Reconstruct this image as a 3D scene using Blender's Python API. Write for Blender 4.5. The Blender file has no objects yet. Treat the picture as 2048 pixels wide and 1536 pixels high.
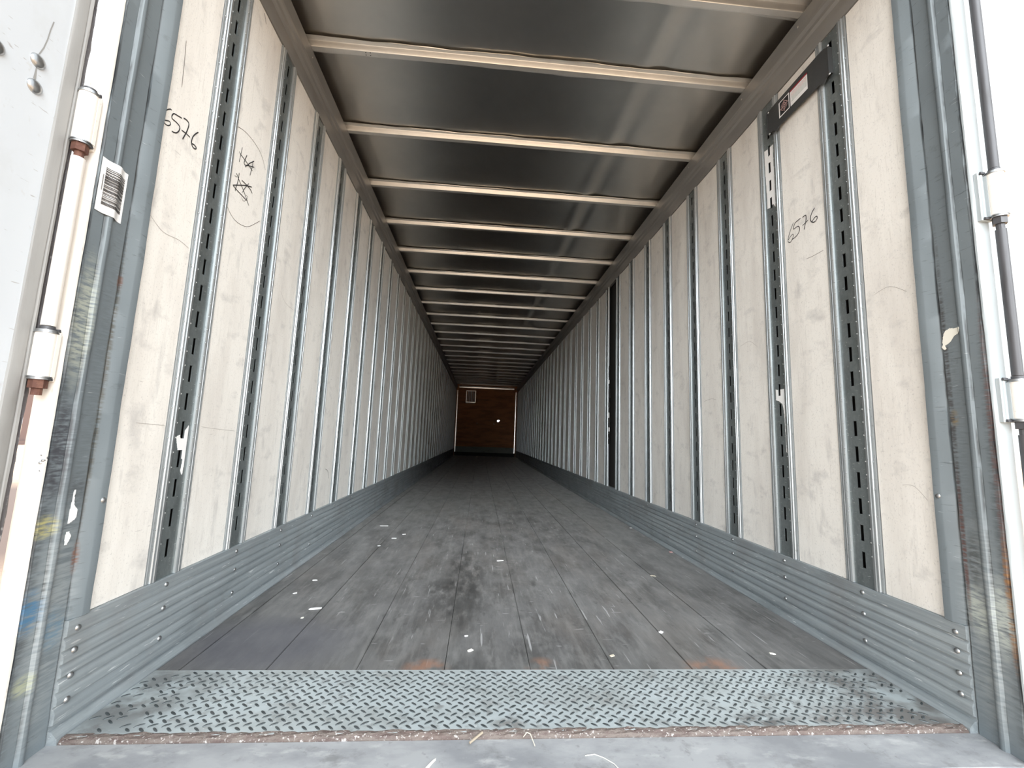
import bpy, bmesh, math, random
from mathutils import Vector, Matrix

random.seed(6576)
SC = bpy.context.scene
COL = SC.collection

# ------------------------------------------------------------------ camera
cam = bpy.data.cameras.new('camera')
camera = bpy.data.objects.new('camera', cam)
COL.objects.link(camera)
cam.sensor_fit = 'HORIZONTAL'
cam.sensor_width = 36.0
cam.lens = 845.678 / 2048 * 36.0
cam.clip_start = 0.02
cam.clip_end = 500
RIGHT = Vector((0.9965127515, -0.0751160711, 0.0363305920))
UP = Vector((-0.0453990518, -0.1227802324, 0.9913949468))
FWD = Vector((0.0700090148, 0.9895870808, 0.1257622656))
m = Matrix.Identity(4)
for i in range(3):
    m[i][0], m[i][1], m[i][2] = RIGHT[i], UP[i], -FWD[i]
m[0][3], m[1][3], m[2][3] = -0.21395, 0.0, 0.77178
camera.matrix_world = m
SC.camera = camera

# ------------------------------------------------------------------ colour management, sky, sun
SC.view_settings.view_transform = 'Standard'
SC.view_settings.look = 'None'
SC.view_settings.gamma = 1.0
SC.view_settings.use_curve_mapping = False
SC.view_settings.exposure = 0.80

world = bpy.data.worlds.new('hazy_sky')
SC.world = world
world.use_nodes = True
wn = world.node_tree
for n in list(wn.nodes):
    wn.nodes.remove(n)
w_out = wn.nodes.new('ShaderNodeOutputWorld')
w_bg = wn.nodes.new('ShaderNodeBackground')
w_tc = wn.nodes.new('ShaderNodeTexCoord')
w_dot = wn.nodes.new('ShaderNodeVectorMath'); w_dot.operation = 'DOT_PRODUCT'
w_dot.inputs[1].default_value = (0.1, -0.99, 0.12)          # axis behind the doorway; sky strength around it is shaped for the light inside
w_map = wn.nodes.new('ShaderNodeMapRange')
w_map.inputs['From Min'].default_value = 0.0
w_map.inputs['From Max'].default_value = 1.0
w_ramp = wn.nodes.new('ShaderNodeFloatCurve')
w_crv = w_ramp.mapping.curves[0]
SKY = [(0.0, 1.0), (0.45, 1.0), (0.70, 2.3), (0.88, 6.2), (0.945, 6.6), (0.98, 2.0), (1.0, 0.4)]  # made-up bright ring lifts the middle walls, dim core darkens the far end
while len(w_crv.points) < len(SKY): w_crv.points.new(0.5, 0.5)
for p, (a, v) in zip(w_crv.points, SKY):
    p.location = (a, v / 8.0); p.handle_type = 'AUTO_CLAMPED'
w_ramp.mapping.update()
w_gain = wn.nodes.new('ShaderNodeMath'); w_gain.operation = 'MULTIPLY'
w_gain.inputs[1].default_value = 8.0
wn.links.new(w_tc.outputs['Generated'], w_dot.inputs[0])
wn.links.new(w_dot.outputs['Value'], w_map.inputs['Value'])
wn.links.new(w_map.outputs['Result'], w_ramp.inputs['Value'])
wn.links.new(w_ramp.outputs[0], w_gain.inputs[0])
wn.links.new(w_gain.outputs[0], w_bg.inputs['Strength'])
w_bg.inputs['Color'].default_value = (0.915, 0.97, 1.0, 1)
wn.links.new(w_bg.outputs[0], w_out.inputs[0])

sun_d = bpy.data.lights.new('sun', 'SUN')
sun_d.energy = 4.8
sun_d.color = (1.0, 0.93, 0.82)
sun_d.angle = math.radians(1.0)
sun = bpy.data.objects.new('sun', sun_d)
COL.objects.link(sun)
sun.rotation_euler = Vector((0.45, -0.75, -0.9)).to_track_quat('-Z', 'Y').to_euler()

# ------------------------------------------------------------------ measurements (metres): x across, y into the trailer, z up
W = 1.23            # half width at the liner face
Y0 = 1.538          # first wall post
DY = 0.4055         # post pitch
NP = 38
SCUFF = 0.275
RAIL = 2.575
YEND = 17.08
HINGE_X = {-1: 1.247, 1: 1.274}

# ------------------------------------------------------------------ materials
MATS = {}

def mat(name, base, rough=0.5, metal=0.0, layers=(), bump=None, rough_noise=None, spec=None, bands=(), dusty=0.0):
    """layers: (scale_xyz, lo, hi, colour, amount, detail); bands: (centre, radius_xyz, colour, amount, noise_scale_xyz)"""
    M = bpy.data.materials.new(name)
    M.use_nodes = True
    nt = M.node_tree
    b = nt.nodes['Principled BSDF']
    if dusty:
        b.inputs['Diffuse Roughness'].default_value = 1.0
        nt.nodes['Principled BSDF'].label = 'dusty'
        b.inputs['Sheen Roughness'].default_value = 0.4
        b.inputs['Sheen Tint'].default_value = (0.85, 0.83, 0.80, 1)
    b.inputs['Roughness'].default_value = rough
    b.inputs['Metallic'].default_value = metal
    if spec is not None:
        b.inputs['Specular IOR Level'].default_value = spec
    geo = nt.nodes.new('ShaderNodeNewGeometry')
    pos = geo.outputs['Position']
    def noise(scale, detail, off):
        mp = nt.nodes.new('ShaderNodeMapping')
        mp.inputs['Scale'].default_value = scale
        mp.inputs['Location'].default_value = off
        nt.links.new(pos, mp.inputs['Vector'])
        nz = nt.nodes.new('ShaderNodeTexNoise')
        nz.inputs['Scale'].default_value = 1.0
        nz.inputs['Detail'].default_value = detail
        nz.inputs['Roughness'].default_value = 0.62
        nt.links.new(mp.outputs[0], nz.inputs['Vector'])
        return nz.outputs['Fac']
    def rng(src, lo, hi, t0=0.0, t1=1.0):
        r = nt.nodes.new('ShaderNodeMapRange')
        r.inputs['From Min'].default_value = lo
        r.inputs['From Max'].default_value = hi
        r.inputs['To Min'].default_value = t0
        r.inputs['To Max'].default_value = t1
        nt.links.new(src, r.inputs['Value'])
        return r.outputs['Result']
    def mul(a, c):
        q = nt.nodes.new('ShaderNodeMath'); q.operation = 'MULTIPLY'
        nt.links.new(a, q.inputs[0])
        if isinstance(c, float): q.inputs[1].default_value = c
        else: nt.links.new(c, q.inputs[1])
        return q.outputs[0]
    if dusty:
        nt.links.new(rng(noise((11, 5, 3), 8.0, (3, 9, 4)), 0.32, 0.68, dusty * 0.25, dusty * 1.9), b.inputs['Sheen Weight'])
    cur = None
    def mixin(fac, colour):
        nonlocal cur
        mx = nt.nodes.new('ShaderNodeMix'); mx.data_type = 'RGBA'
        nt.links.new(fac, mx.inputs[0])
        if cur is None: mx.inputs[6].default_value = (*base, 1)
        else: nt.links.new(cur, mx.inputs[6])
        mx.inputs[7].default_value = (*colour, 1)
        cur = mx.outputs[2]
    k = 0
    for (scale, lo, hi, colour, amount, detail) in layers:
        k += 1
        mixin(rng(noise(scale, detail, (k * 7.3, k * 3.1, k * 5.7)), lo, hi, 0.0, amount), colour)
    for (centre, radius, colour, amount, ns) in bands:
        k += 1
        sb = nt.nodes.new('ShaderNodeVectorMath'); sb.operation = 'SUBTRACT'
        nt.links.new(pos, sb.inputs[0]); sb.inputs[1].default_value = centre
        dv = nt.nodes.new('ShaderNodeVectorMath'); dv.operation = 'DIVIDE'
        nt.links.new(sb.outputs[0], dv.inputs[0]); dv.inputs[1].default_value = radius
        ln = nt.nodes.new('ShaderNodeVectorMath'); ln.operation = 'LENGTH'
        nt.links.new(dv.outputs[0], ln.inputs[0])
        f = rng(ln.outputs['Value'], 0.45, 1.0, amount, 0.0)
        if ns:
            f = mul(f, rng(noise(ns, 3.0, (k * 2.3, k, 0)), 0.38, 0.58))
        mixin(f, colour)
    if cur is None: b.inputs['Base Color'].default_value = (*base, 1)
    else: nt.links.new(cur, b.inputs['Base Color'])
    if rough_noise:
        sc, lo, hi = rough_noise
        nt.links.new(rng(noise(sc, 3.0, (1, 2, 3)), 0.3, 0.7, lo, hi), b.inputs['Roughness'])
    if bump:
        sc, st, dist = bump
        bn = nt.nodes.new('ShaderNodeBump')
        bn.inputs['Strength'].default_value = st
        bn.inputs['Distance'].default_value = dist
        nt.links.new(noise(sc, 3.0, (4, 5, 6)), bn.inputs['Height'])
        nt.links.new(bn.outputs[0], b.inputs['Normal'])
    MATS[name] = M
    return M

mat('liner_white', (0.845, 0.817, 0.772), 0.42, layers=[
    ((5, 5, 1.1), 0.46, 0.70, (0.60, 0.56, 0.52), 0.6, 6),
    ((190, 190, 140), 0.58, 0.76, (0.42, 0.40, 0.39), 0.5, 2),
    ((48, 48, 30), 0.70, 0.76, (0.38, 0.36, 0.35), 0.45, 4),
    ((9, 9, 13), 0.56, 0.74, (0.46, 0.445, 0.435), 0.6, 9),
    ((22, 22, 6), 0.58, 0.74, (0.50, 0.48, 0.465), 0.5, 6),
    ((14, 14, 120), 0.70, 0.74, (0.34, 0.32, 0.31), 0.4, 3),
    ((160, 160, 8), 0.6, 0.75, (0.55, 0.52, 0.48), 0.4, 2)], bump=((220, 220, 160), 0.06, 0.002))
mat('galvanised', (0.24, 0.27, 0.275), 0.42, 0.7, layers=[
    ((90, 90, 60), 0.4, 0.7, (0.32, 0.355, 0.36), 0.5, 2),
    ((10, 10, 4), 0.5, 0.75, (0.11, 0.13, 0.133), 0.7, 6),
    ((60, 60, 240), 0.66, 0.74, (0.78, 0.80, 0.80), 0.6, 2)], rough_noise=((14, 14, 6), 0.32, 0.52))
mat('moulding_aluminium', (0.50, 0.53, 0.545), 0.40, 0.7, layers=[
    ((20, 20, 2.5), 0.5, 0.75, (0.27, 0.29, 0.305), 0.6, 5),
    ((80, 80, 80), 0.64, 0.74, (0.20, 0.21, 0.22), 0.5, 2)])
mat('scuff_steel', (0.30, 0.335, 0.355), 0.46, 0.35, layers=[
    ((60, 1.2, 60), 0.42, 0.66, (0.42, 0.46, 0.48), 0.8, 5),
    ((8, 3, 8), 0.54, 0.74, (0.19, 0.215, 0.225), 0.7, 6),
    ((110, 14, 140), 0.66, 0.72, (0.80, 0.82, 0.82), 0.6, 2),
    ((3, 3, 3), 0.5, 0.7, (0.25, 0.24, 0.235), 0.5, 4)], rough_noise=((10, 4, 10), 0.36, 0.58))
_jb = []
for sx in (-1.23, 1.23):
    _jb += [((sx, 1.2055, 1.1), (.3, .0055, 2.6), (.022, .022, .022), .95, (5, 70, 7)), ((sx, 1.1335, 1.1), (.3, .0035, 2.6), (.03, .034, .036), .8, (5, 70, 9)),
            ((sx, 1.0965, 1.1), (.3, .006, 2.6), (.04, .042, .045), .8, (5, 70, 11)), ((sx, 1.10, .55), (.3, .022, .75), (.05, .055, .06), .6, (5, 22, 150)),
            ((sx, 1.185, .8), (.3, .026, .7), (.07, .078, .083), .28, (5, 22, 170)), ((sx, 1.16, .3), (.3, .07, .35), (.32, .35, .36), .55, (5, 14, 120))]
for (cy, cz, ry, rz, colr, am) in [(1.11, .33, .034, .06, (.06, .17, .30), .85), (1.175, .27, .035, .06, (.10, .20, .29), .6),
                                  (1.115, .52, .03, .035, (.50, .46, .18), .7), (1.125, .17, .03, .03, (.42, .44, .28), .6),
                                  (1.118, .70, .032, .17, (.04, .04, .05), .8), (1.12, 1.03, .03, .2, (.5, .52, .42), .5),
                                  (1.18, .60, .03, .06, (.05, .05, .055), .5), (1.205, .43, .012, .05, (.17, .07, .04), .8),
                                  (1.207, 1.16, .01, .03, (.16, .06, .04), .8), (1.207, .9, .010, .5, (.07, .065, .05), .8)]:
    _jb.append(((-1.23, cy, cz), (.3, ry, rz), colr, am, (5, 30, 170)))
for (cy, cz, ry, rz, colr, am) in [(1.197, .9, .010, .7, (.05, .045, .045), .85), (1.197, .5, .008, .25, (.12, .05, .04), .8),
                                  (1.10, .75, .010, .55, (.12, .07, .065), .8), (1.10, .38, .010, .2, (.26, .13, .05), .9),
                                  (1.175, .33, .03, .09, (.48, .52, .47), .7), (1.118, .33, .028, .12, (.5, .54, .5), .7),
                                  (1.175, .47, .02, .1, (.07, .075, .075), .75), (1.19, .88, .014, .03, (.20, .15, .08), .8)]:
    _jb.append(((1.23, cy, cz), (.3, ry, rz), colr, am, (5, 30, 170)))
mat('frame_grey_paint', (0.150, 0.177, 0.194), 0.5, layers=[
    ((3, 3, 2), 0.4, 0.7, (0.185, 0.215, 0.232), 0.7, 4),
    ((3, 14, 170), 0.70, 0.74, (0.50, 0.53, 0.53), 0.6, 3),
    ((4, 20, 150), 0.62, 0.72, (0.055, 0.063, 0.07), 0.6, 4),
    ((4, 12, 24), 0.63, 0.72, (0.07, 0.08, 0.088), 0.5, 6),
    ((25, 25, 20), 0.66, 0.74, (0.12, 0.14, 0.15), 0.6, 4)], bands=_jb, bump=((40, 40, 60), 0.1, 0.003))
mat('white_paint_shaded', (0.43, 0.475, 0.50), 0.38, layers=[((6, 6, 2), 0.5, 0.75, (0.35, 0.39, 0.41), 0.5, 5)])  # same white paint, with the right side's cooler, dimmer light put in its colour
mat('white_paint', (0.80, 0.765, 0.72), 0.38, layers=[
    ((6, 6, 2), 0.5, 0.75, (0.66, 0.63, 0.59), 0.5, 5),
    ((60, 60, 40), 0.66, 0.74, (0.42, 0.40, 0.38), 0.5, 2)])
mat('door_white', (0.57, 0.605, 0.645), 0.4, layers=[
    ((7, 7, 4), 0.52, 0.75, (0.50, 0.52, 0.53), 0.6, 6),
    ((40, 40, 30), 0.66, 0.75, (0.48, 0.48, 0.48), 0.6, 3),
    ((30, 22, 120), 0.70, 0.73, (0.30, 0.28, 0.27), 0.6, 2)])
mat('seal_grey', (0.29, 0.29, 0.285), 0.65, layers=[((30, 30, 5), 0.5, 0.7, (0.24, 0.235, 0.23), 0.6, 4)])
mat('seal_dark', (0.075, 0.07, 0.075), 0.6, layers=[((120, 120, 60), 0.6, 0.7, (0.35, 0.34, 0.34), 0.6, 3)])
mat('steel_bright', (0.42, 0.43, 0.44), 0.28, 0.9, layers=[((40, 40, 40), 0.5, 0.7, (0.35, 0.35, 0.35), 0.6, 3)])
mat('rust', (0.10, 0.042, 0.030), 0.8, layers=[((60, 60, 60), 0.45, 0.65, (0.19, 0.09, 0.06), 0.7, 4)])
mat('rod_grey', (0.080, 0.080, 0.087), 0.45, 0.3, layers=[((60, 60, 6), 0.5, 0.7, (0.040, 0.037, 0.037), 0.6, 3)])
mat('roof_sheet', (0.74, 0.715, 0.675), 0.30, 1.0, layers=[((1.5, 1.5, 1.5), 0.4, 0.7, (0.54, 0.535, 0.52), 0.6, 5),
    ])
mat('bow_metal', (0.80, 0.79, 0.765), 0.36, 0.75, layers=[((12, 12, 12), 0.5, 0.7, (0.66, 0.65, 0.63), 0.5, 5)])
mat('rail_metal', (0.36, 0.355, 0.345), 0.5, 0.55, layers=[((6, 2, 6), 0.45, 0.7, (0.28, 0.275, 0.27), 0.7, 4)])
mat('skin_dark', (0.035, 0.034, 0.032), 0.7)
mat('outer_white', (0.75, 0.75, 0.76), 0.4)
_fl = []
for (cx, cy, rx, ry) in [(-.36, 1.53, .09, .075), (.035, 1.53, .07, .08), (.64, 1.53, .13, .085)]:
    _fl.append(((cx, cy, 0), (rx, ry, .2), (.19, .085, .045), .6, (14, 14, 3)))
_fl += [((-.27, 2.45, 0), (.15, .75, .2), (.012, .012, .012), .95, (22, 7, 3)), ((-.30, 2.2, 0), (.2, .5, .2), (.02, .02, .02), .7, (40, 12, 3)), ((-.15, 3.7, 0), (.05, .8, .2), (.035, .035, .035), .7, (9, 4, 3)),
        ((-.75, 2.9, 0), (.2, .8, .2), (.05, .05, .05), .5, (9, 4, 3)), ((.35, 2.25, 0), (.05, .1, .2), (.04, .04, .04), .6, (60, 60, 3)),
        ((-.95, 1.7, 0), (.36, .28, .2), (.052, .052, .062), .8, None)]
mat('floor_wood', (0.076, 0.075, 0.075), 0.5, layers=[
    ((9, 3.2, 3), 0.44, 0.60, (0.036, 0.0355, 0.035), 0.85, 9),
    ((30, 9, 3), 0.50, 0.66, (0.125, 0.123, 0.12), 0.55, 8),
    ((40, 2.5, 3), 0.5, 0.72, (0.120, 0.118, 0.115), 0.6, 5),
    ((3, 1.2, 1), 0.5, 0.72, (0.088, 0.078, 0.071), 0.6, 4),
    ((26, 14, 3), 0.60, 0.72, (0.028, 0.028, 0.028), 0.75, 6),
    ((70, 4, 3), 0.68, 0.73, (0.28, 0.28, 0.28), 0.6, 2),
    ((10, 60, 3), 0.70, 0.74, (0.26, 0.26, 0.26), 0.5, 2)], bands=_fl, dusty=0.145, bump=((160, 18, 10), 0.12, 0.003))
mat('plank_gap', (0.012, 0.012, 0.012), 0.9)
_tp = [((.62, 1.245, 0), (.14, .05, .2), (.16, .15, .145), .9, (22, 30, 3)), ((-.1, 1.25, 0), (.06, .04, .2), (.25, .24, .23), .8, (22, 30, 3)),
       ((-1.15, 1.4, 0), (.22, .25, .2), (.17, .165, .16), .75, (9, 9, 3)), ((1.15, 1.36, 0), (.34, .3, .2), (.17, .155, .145), .85, (9, 9, 3)),
       ((.9, 1.27, 0), (.25, .06, .2), (.2, .18, .17), .7, (22, 30, 3))]
mat('tread_plate', (0.52, 0.575, 0.595), 0.42, 0.35, layers=[
    ((5, 9, 3), 0.45, 0.7, (0.42, 0.45, 0.45), 0.8, 5),
    ((22, 26, 3), 0.55, 0.70, (0.22, 0.22, 0.215), 0.75, 6),
    ((7, 12, 3), 0.56, 0.68, (0.30, 0.295, 0.29), 0.6, 7),
    ((70, 70, 5), 0.66, 0.72, (0.8, 0.82, 0.82), 0.5, 2)], bands=_tp)
mat('tread_lug', (0.06, 0.07, 0.073), 0.5, 0.4, layers=[((30, 30, 3), 0.45, 0.65, (0.12, 0.13, 0.135), 0.7, 3)])
mat('rusty_weld', (0.150, 0.122, 0.108), 0.75, layers=[
    ((30, 120, 60), 0.45, 0.62, (0.09, 0.06, 0.055), 0.8, 4), ((4, 4, 4), 0.5, 0.65, (0.13, 0.092, 0.078), 0.4, 3),
    ((110, 160, 90), 0.6, 0.68, (0.5, 0.47, 0.45), 0.7, 2)], bump=((120, 140, 100), 0.6, 0.006))
mat('sill_grey', (0.33, 0.335, 0.345), 0.5, layers=[
    ((4, 8, 3), 0.42, 0.62, (0.205, 0.21, 0.225), 0.85, 6),
    ((16, 22, 3), 0.56, 0.70, (0.15, 0.15, 0.15), 0.6, 7),
    ((10, 24, 3), 0.58, 0.7, (0.46, 0.46, 0.46), 0.6, 5), ((40, 40, 3), 0.63, 0.72, (0.17, 0.17, 0.17), 0.6, 4)])
mat('plywood', (0.56, 0.25, 0.115), 0.7, layers=[
    ((1.6, 1, 7), 0.42, 0.65, (0.30, 0.13, 0.06), 0.8, 5), ((3, 1, 4), 0.55, 0.7, (0.52, 0.24, 0.11), 0.7, 5)])
mat('kick_steel', (0.24, 0.25, 0.22), 0.6, 0.3, layers=[((3, 3, 8), 0.5, 0.7, (0.10, 0.1, 0.09), 0.6, 4)])
mat('black_rubber', (0.016, 0.016, 0.016), 0.7)
mat('trim_pale', (0.88, 0.86, 0.83), 0.22, 0.9)
mat('paper_white', (0.86, 0.86, 0.86), 0.6)
mat('paper_cream', (0.80, 0.78, 0.70), 0.7)
mat('ink_black', (0.012, 0.012, 0.015), 0.5)
mat('marker_ink', (0.03, 0.03, 0.032), 0.6)
mat('pencil_line', (0.12, 0.10, 0.09), 0.7)
mat('faint_line', (0.40, 0.37, 0.345), 0.7)
mat('sticker_red', (0.33, 0.03, 0.04), 0.5)
mat('sticker_pink', (0.62, 0.40, 0.38), 0.5)
mat('sticker_grey', (0.40, 0.44, 0.40), 0.5)
mat('bracket_dark', (0.060, 0.062, 0.064), 0.48, 0.3, layers=[((14, 14, 14), 0.5, 0.7, (0.085, 0.09, 0.09), 0.6, 4)])
mat('straw', (0.55, 0.50, 0.40), 0.7)
mat('twig', (0.30, 0.25, 0.19), 0.8)
mat('pink_bit', (0.75, 0.42, 0.40), 0.6)
mat('ground_dirt', (0.47, 0.335, 0.225), 0.95, layers=[
    ((0.25, 0.25, 0.25), 0.4, 0.62, (0.62, 0.47, 0.34), 0.9, 4), ((3, 3, 3), 0.5, 0.7, (0.26, 0.19, 0.15), 0.6, 5),
    ((25, 25, 25), 0.55, 0.7, (0.20, 0.15, 0.13), 0.6, 3)],
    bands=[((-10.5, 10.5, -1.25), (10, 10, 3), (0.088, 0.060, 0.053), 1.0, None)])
mat('pillar_brown', (0.13, 0.085, 0.075), 0.8)

# ------------------------------------------------------------------ mesh building
class MB:
    def __init__(self):
        self.v, self.f, self.m = [], [], []
        self.mi = 0
    def add(self, verts, faces):
        o = len(self.v)
        self.v += [tuple(p) for p in verts]
        for f in faces:
            self.f.append(tuple(o + i for i in f)); self.m.append(self.mi)
        return self
    def box(self, x0, x1, y0, y1, z0, z1):
        x0, x1 = min(x0, x1), max(x0, x1)
        v = [(x, y, z) for x in (x0, x1) for y in (y0, y1) for z in (z0, z1)]
        return self.add(v, [(0, 1, 3, 2), (4, 6, 7, 5), (0, 4, 5, 1), (2, 3, 7, 6), (0, 2, 6, 4), (1, 5, 7, 3)])
    def extrude(self, prof, t0, t1, fn, closed=True, caps=True, steps=1, jitter=None):
        n = len(prof); vs = []
        for k in range(steps + 1):
            t = t0 + (t1 - t0) * k / steps
            for i, (p, q) in enumerate(prof):
                if jitter: p, q = jitter(i, p, q, t)
                vs.append(fn(p, q, t))
        fs = []
        for k in range(steps):
            for i in range(n if closed else n - 1):
                j = (i + 1) % n
                fs.append((k * n + i, k * n + j, (k + 1) * n + j, (k + 1) * n + i))
        if closed and caps:
            fs.append(tuple(range(n - 1, -1, -1)))
            fs.append(tuple(steps * n + i for i in range(n)))
        return self.add(vs, fs)
    def cyl(self, a, b, r, n=16, r2=None):
        a, b = Vector(a), Vector(b); d = (b - a).normalized()
        u = d.orthogonal().normalized(); w = d.cross(u)
        r2 = r if r2 is None else r2
        vs = []
        for c, rr in ((a, r), (b, r2)):
            for i in range(n):
                t = 2 * math.pi * i / n
                vs.append(c + rr * (math.cos(t) * u + math.sin(t) * w))
        fs = [(i, (i + 1) % n, n + (i + 1) % n, n + i) for i in range(n)]
        fs += [tuple(range(n - 1, -1, -1)), tuple(range(n, 2 * n))]
        return self.add(vs, fs)
    def dome(self, c, nrm, r, h, n=8, rings=3):
        c, nrm = Vector(c), Vector(nrm).normalized()
        u = nrm.orthogonal().normalized(); w = nrm.cross(u)
        vs = []
        for k in range(rings):
            a = math.pi / 2 * k / rings
            for i in range(n):
                t = 2 * math.pi * i / n
                vs.append(c + r * math.cos(a) * (math.cos(t) * u + math.sin(t) * w) + nrm * h * math.sin(a))
        vs.append(c + nrm * h)
        fs = []
        for k in range(rings - 1):
            for i in range(n):
                j = (i + 1) % n
                fs.append((k * n + i, k * n + j, (k + 1) * n + j, (k + 1) * n + i))
        top = len(vs) - 1
        for i in range(n):
            fs.append(((rings - 1) * n + i, (rings - 1) * n + (i + 1) % n, top))
        fs.append(tuple(range(n - 1, -1, -1)))
        return self.add(vs, fs)
    def build(self, name, mats, parent=None, smooth=False, recalc=True):
        me = bpy.data.meshes.new(name)
        me.from_pydata(self.v, [], self.f)
        for mm in (mats if isinstance(mats, (list, tuple)) else [mats]):
            me.materials.append(MATS[mm])
        if any(self.m):
            me.polygons.foreach_set('material_index', self.m)
        if recalc:
            bm = bmesh.new(); bm.from_mesh(me)
            bmesh.ops.recalc_face_normals(bm, faces=bm.faces)
            bm.to_mesh(me); bm.free()
        if smooth:
            me.polygons.foreach_set('use_smooth', [True] * len(me.polygons))
            me.set_sharp_from_angle(angle=math.radians(38))
        me.update()
        o = bpy.data.objects.new(name, me)
        COL.objects.link(o)
        if parent is not None: o.parent = parent
        return o

def tag(o, label=None, cat=None, group=None, kind=None):
    if label: o['label'] = label
    if cat: o['category'] = cat
    if group: o['group'] = group
    if kind: o['kind'] = kind
    return o

def thing(name, label, cat, loc=(0, 0, 0), group=None):
    o = bpy.data.objects.new(name, None)
    o.empty_display_size = 0.05
    COL.objects.link(o)
    o.location = loc
    return tag(o, label, cat, group)

def copy_tree(o, parent=None):
    c = o.copy(); COL.objects.link(c)
    if parent is not None: c.parent = parent
    for ch in list(o.children):
        copy_tree(ch, c)
    return c

_ones = 'zeroth first second third fourth fifth sixth seventh eighth ninth tenth eleventh twelfth thirteenth fourteenth fifteenth sixteenth seventeenth eighteenth nineteenth'.split()
_tens = {2: ('twentieth', 'twenty'), 3: ('thirtieth', 'thirty')}
def nth(k):
    if k < 20: return _ones[k]
    t, u = divmod(k, 10)
    return _tens[t][0] if u == 0 else _tens[t][1] + '-' + _ones[u]

SIDE = {-1: 'left', 1: 'right'}
def wall_pt(s):
    """profile (u = along y, d = inward from the liner face) at height t"""
    return lambda u, d, t: (s * (W - d), u, t)
HW_L = [[(1.2949,1.7565),(1.2898,1.7563),(1.2792,1.746),(1.2702,1.7325),(1.2663,1.7227),(1.2653,1.7112),(1.2684,1.7032),(1.2744,1.6975),(1.2819,1.6969),(1.2904,1.7004),(1.2972,1.7085),(1.2969,1.7149),(1.2907,1.716),(1.281,1.7102),(1.2729,1.705)],[(1.3391,1.7656),(1.3247,1.7607),(1.3065,1.7544),(1.3003,1.7461),(1.2986,1.7372),(1.3036,1.7332),(1.319,1.7348),(1.3316,1.7339),(1.3363,1.7279),(1.3335,1.7147),(1.3251,1.7029),(1.3141,1.6962),(1.3067,1.6944)],[(1.3454,1.7707),(1.3567,1.775),(1.3682,1.7743),(1.3717,1.7658),(1.3682,1.7446),(1.3624,1.7259),(1.354,1.7026)],[(1.3446,1.7275),(1.3633,1.7309),(1.384,1.7325)],[(1.418,1.7768),(1.4059,1.7609),(1.3964,1.7435),(1.3935,1.7283),(1.3946,1.7177),(1.4009,1.7108),(1.4099,1.7102),(1.4171,1.7141),(1.417,1.7198),(1.4077,1.7216),(1.3965,1.7183)]]
HW_H = [[(1.6649,1.9022),(1.6616,1.8683),(1.6564,1.8317)],[(1.6504,1.8727),(1.6644,1.8671),(1.705,1.8639),(1.7394,1.8583),(1.7512,1.8564)],[(1.7014,1.8935),(1.6915,1.8641),(1.6894,1.8483),(1.7053,1.8497),(1.7297,1.8777),(1.7554,1.9039)],[(1.7476,1.9),(1.7469,1.8765),(1.7378,1.8263)],[(1.6994,1.8392),(1.7124,1.8546),(1.7607,1.8793)],[(1.6474,1.7777),(1.668,1.7634),(1.7037,1.7422),(1.7359,1.7173),(1.7548,1.7011)],[(1.6652,1.7895),(1.6641,1.7578),(1.6564,1.7221),(1.6539,1.7052)],[(1.6349,1.7184),(1.6771,1.7444),(1.7195,1.7695),(1.7611,1.7885)],[(1.6375,1.7178),(1.6628,1.7153),(1.699,1.7142),(1.7368,1.713)],[(1.6869,1.7724),(1.724,1.7739),(1.7521,1.7721),(1.768,1.764)],[(1.7361,1.7896),(1.7123,1.7523),(1.7014,1.7282)],[(1.6384,1.761),(1.6527,1.7642)],[(1.7008,1.7059),(1.7102,1.6989),(1.725,1.7045),(1.7396,1.7259),(1.7409,1.733),(1.7275,1.7314)],[(1.6166,1.95),(1.6246,1.96),(1.6605,1.9734),(1.7024,1.98),(1.7479,1.9798),(1.7915,1.9713),(1.824,1.9499),(1.8457,1.9232)],[(1.6161,1.6241),(1.6361,1.6073),(1.6729,1.5945),(1.7133,1.596),(1.7537,1.6071),(1.7834,1.6248),(1.8177,1.6543),(1.8506,1.6835)]]
HW_R = [[(1.7998,1.8367),(1.8122,1.8215),(1.8279,1.7978),(1.8404,1.7661),(1.8346,1.7543),(1.8245,1.7505),(1.815,1.7578),(1.8053,1.7697),(1.8071,1.7824),(1.8227,1.7783),(1.8376,1.7687)],[(1.7552,1.8344),(1.7737,1.8327),(1.7928,1.8271),(1.8017,1.8062),(1.7905,1.8044),(1.7731,1.8051),(1.7641,1.7927),(1.7664,1.7765),(1.7807,1.7643),(1.7984,1.7595),(1.8137,1.7591)],[(1.7434,1.8318),(1.7254,1.8334),(1.7214,1.8236),(1.7239,1.8041),(1.7309,1.7869),(1.7368,1.7691)],[(1.7459,1.7938),(1.7255,1.7973),(1.7111,1.8029)],[(1.6702,1.8383),(1.6843,1.8276),(1.6958,1.8096),(1.6959,1.791),(1.6855,1.778),(1.6723,1.7747),(1.6608,1.7814),(1.6601,1.792),(1.6687,1.7949),(1.6802,1.79),(1.6886,1.7815)],[(1.7346,1.6268),(1.6893,1.6235),(1.6374,1.6244)]]
PAP_L = [[(1.5617,0.7723),(1.5641,0.767),(1.5643,0.7111),(1.5636,0.654),(1.5627,0.6187),(1.5607,0.6021),(1.55,0.6179),(1.5545,0.6545),(1.5489,0.661),(1.5423,0.6447),(1.5384,0.6458),(1.541,0.678),(1.5412,0.6903),(1.5286,0.6898),(1.524,0.6882),(1.5094,0.7319),(1.5157,0.7379),(1.5253,0.7397),(1.5297,0.7301),(1.5388,0.7291),(1.5412,0.7362),(1.5468,0.7541)]]
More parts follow.
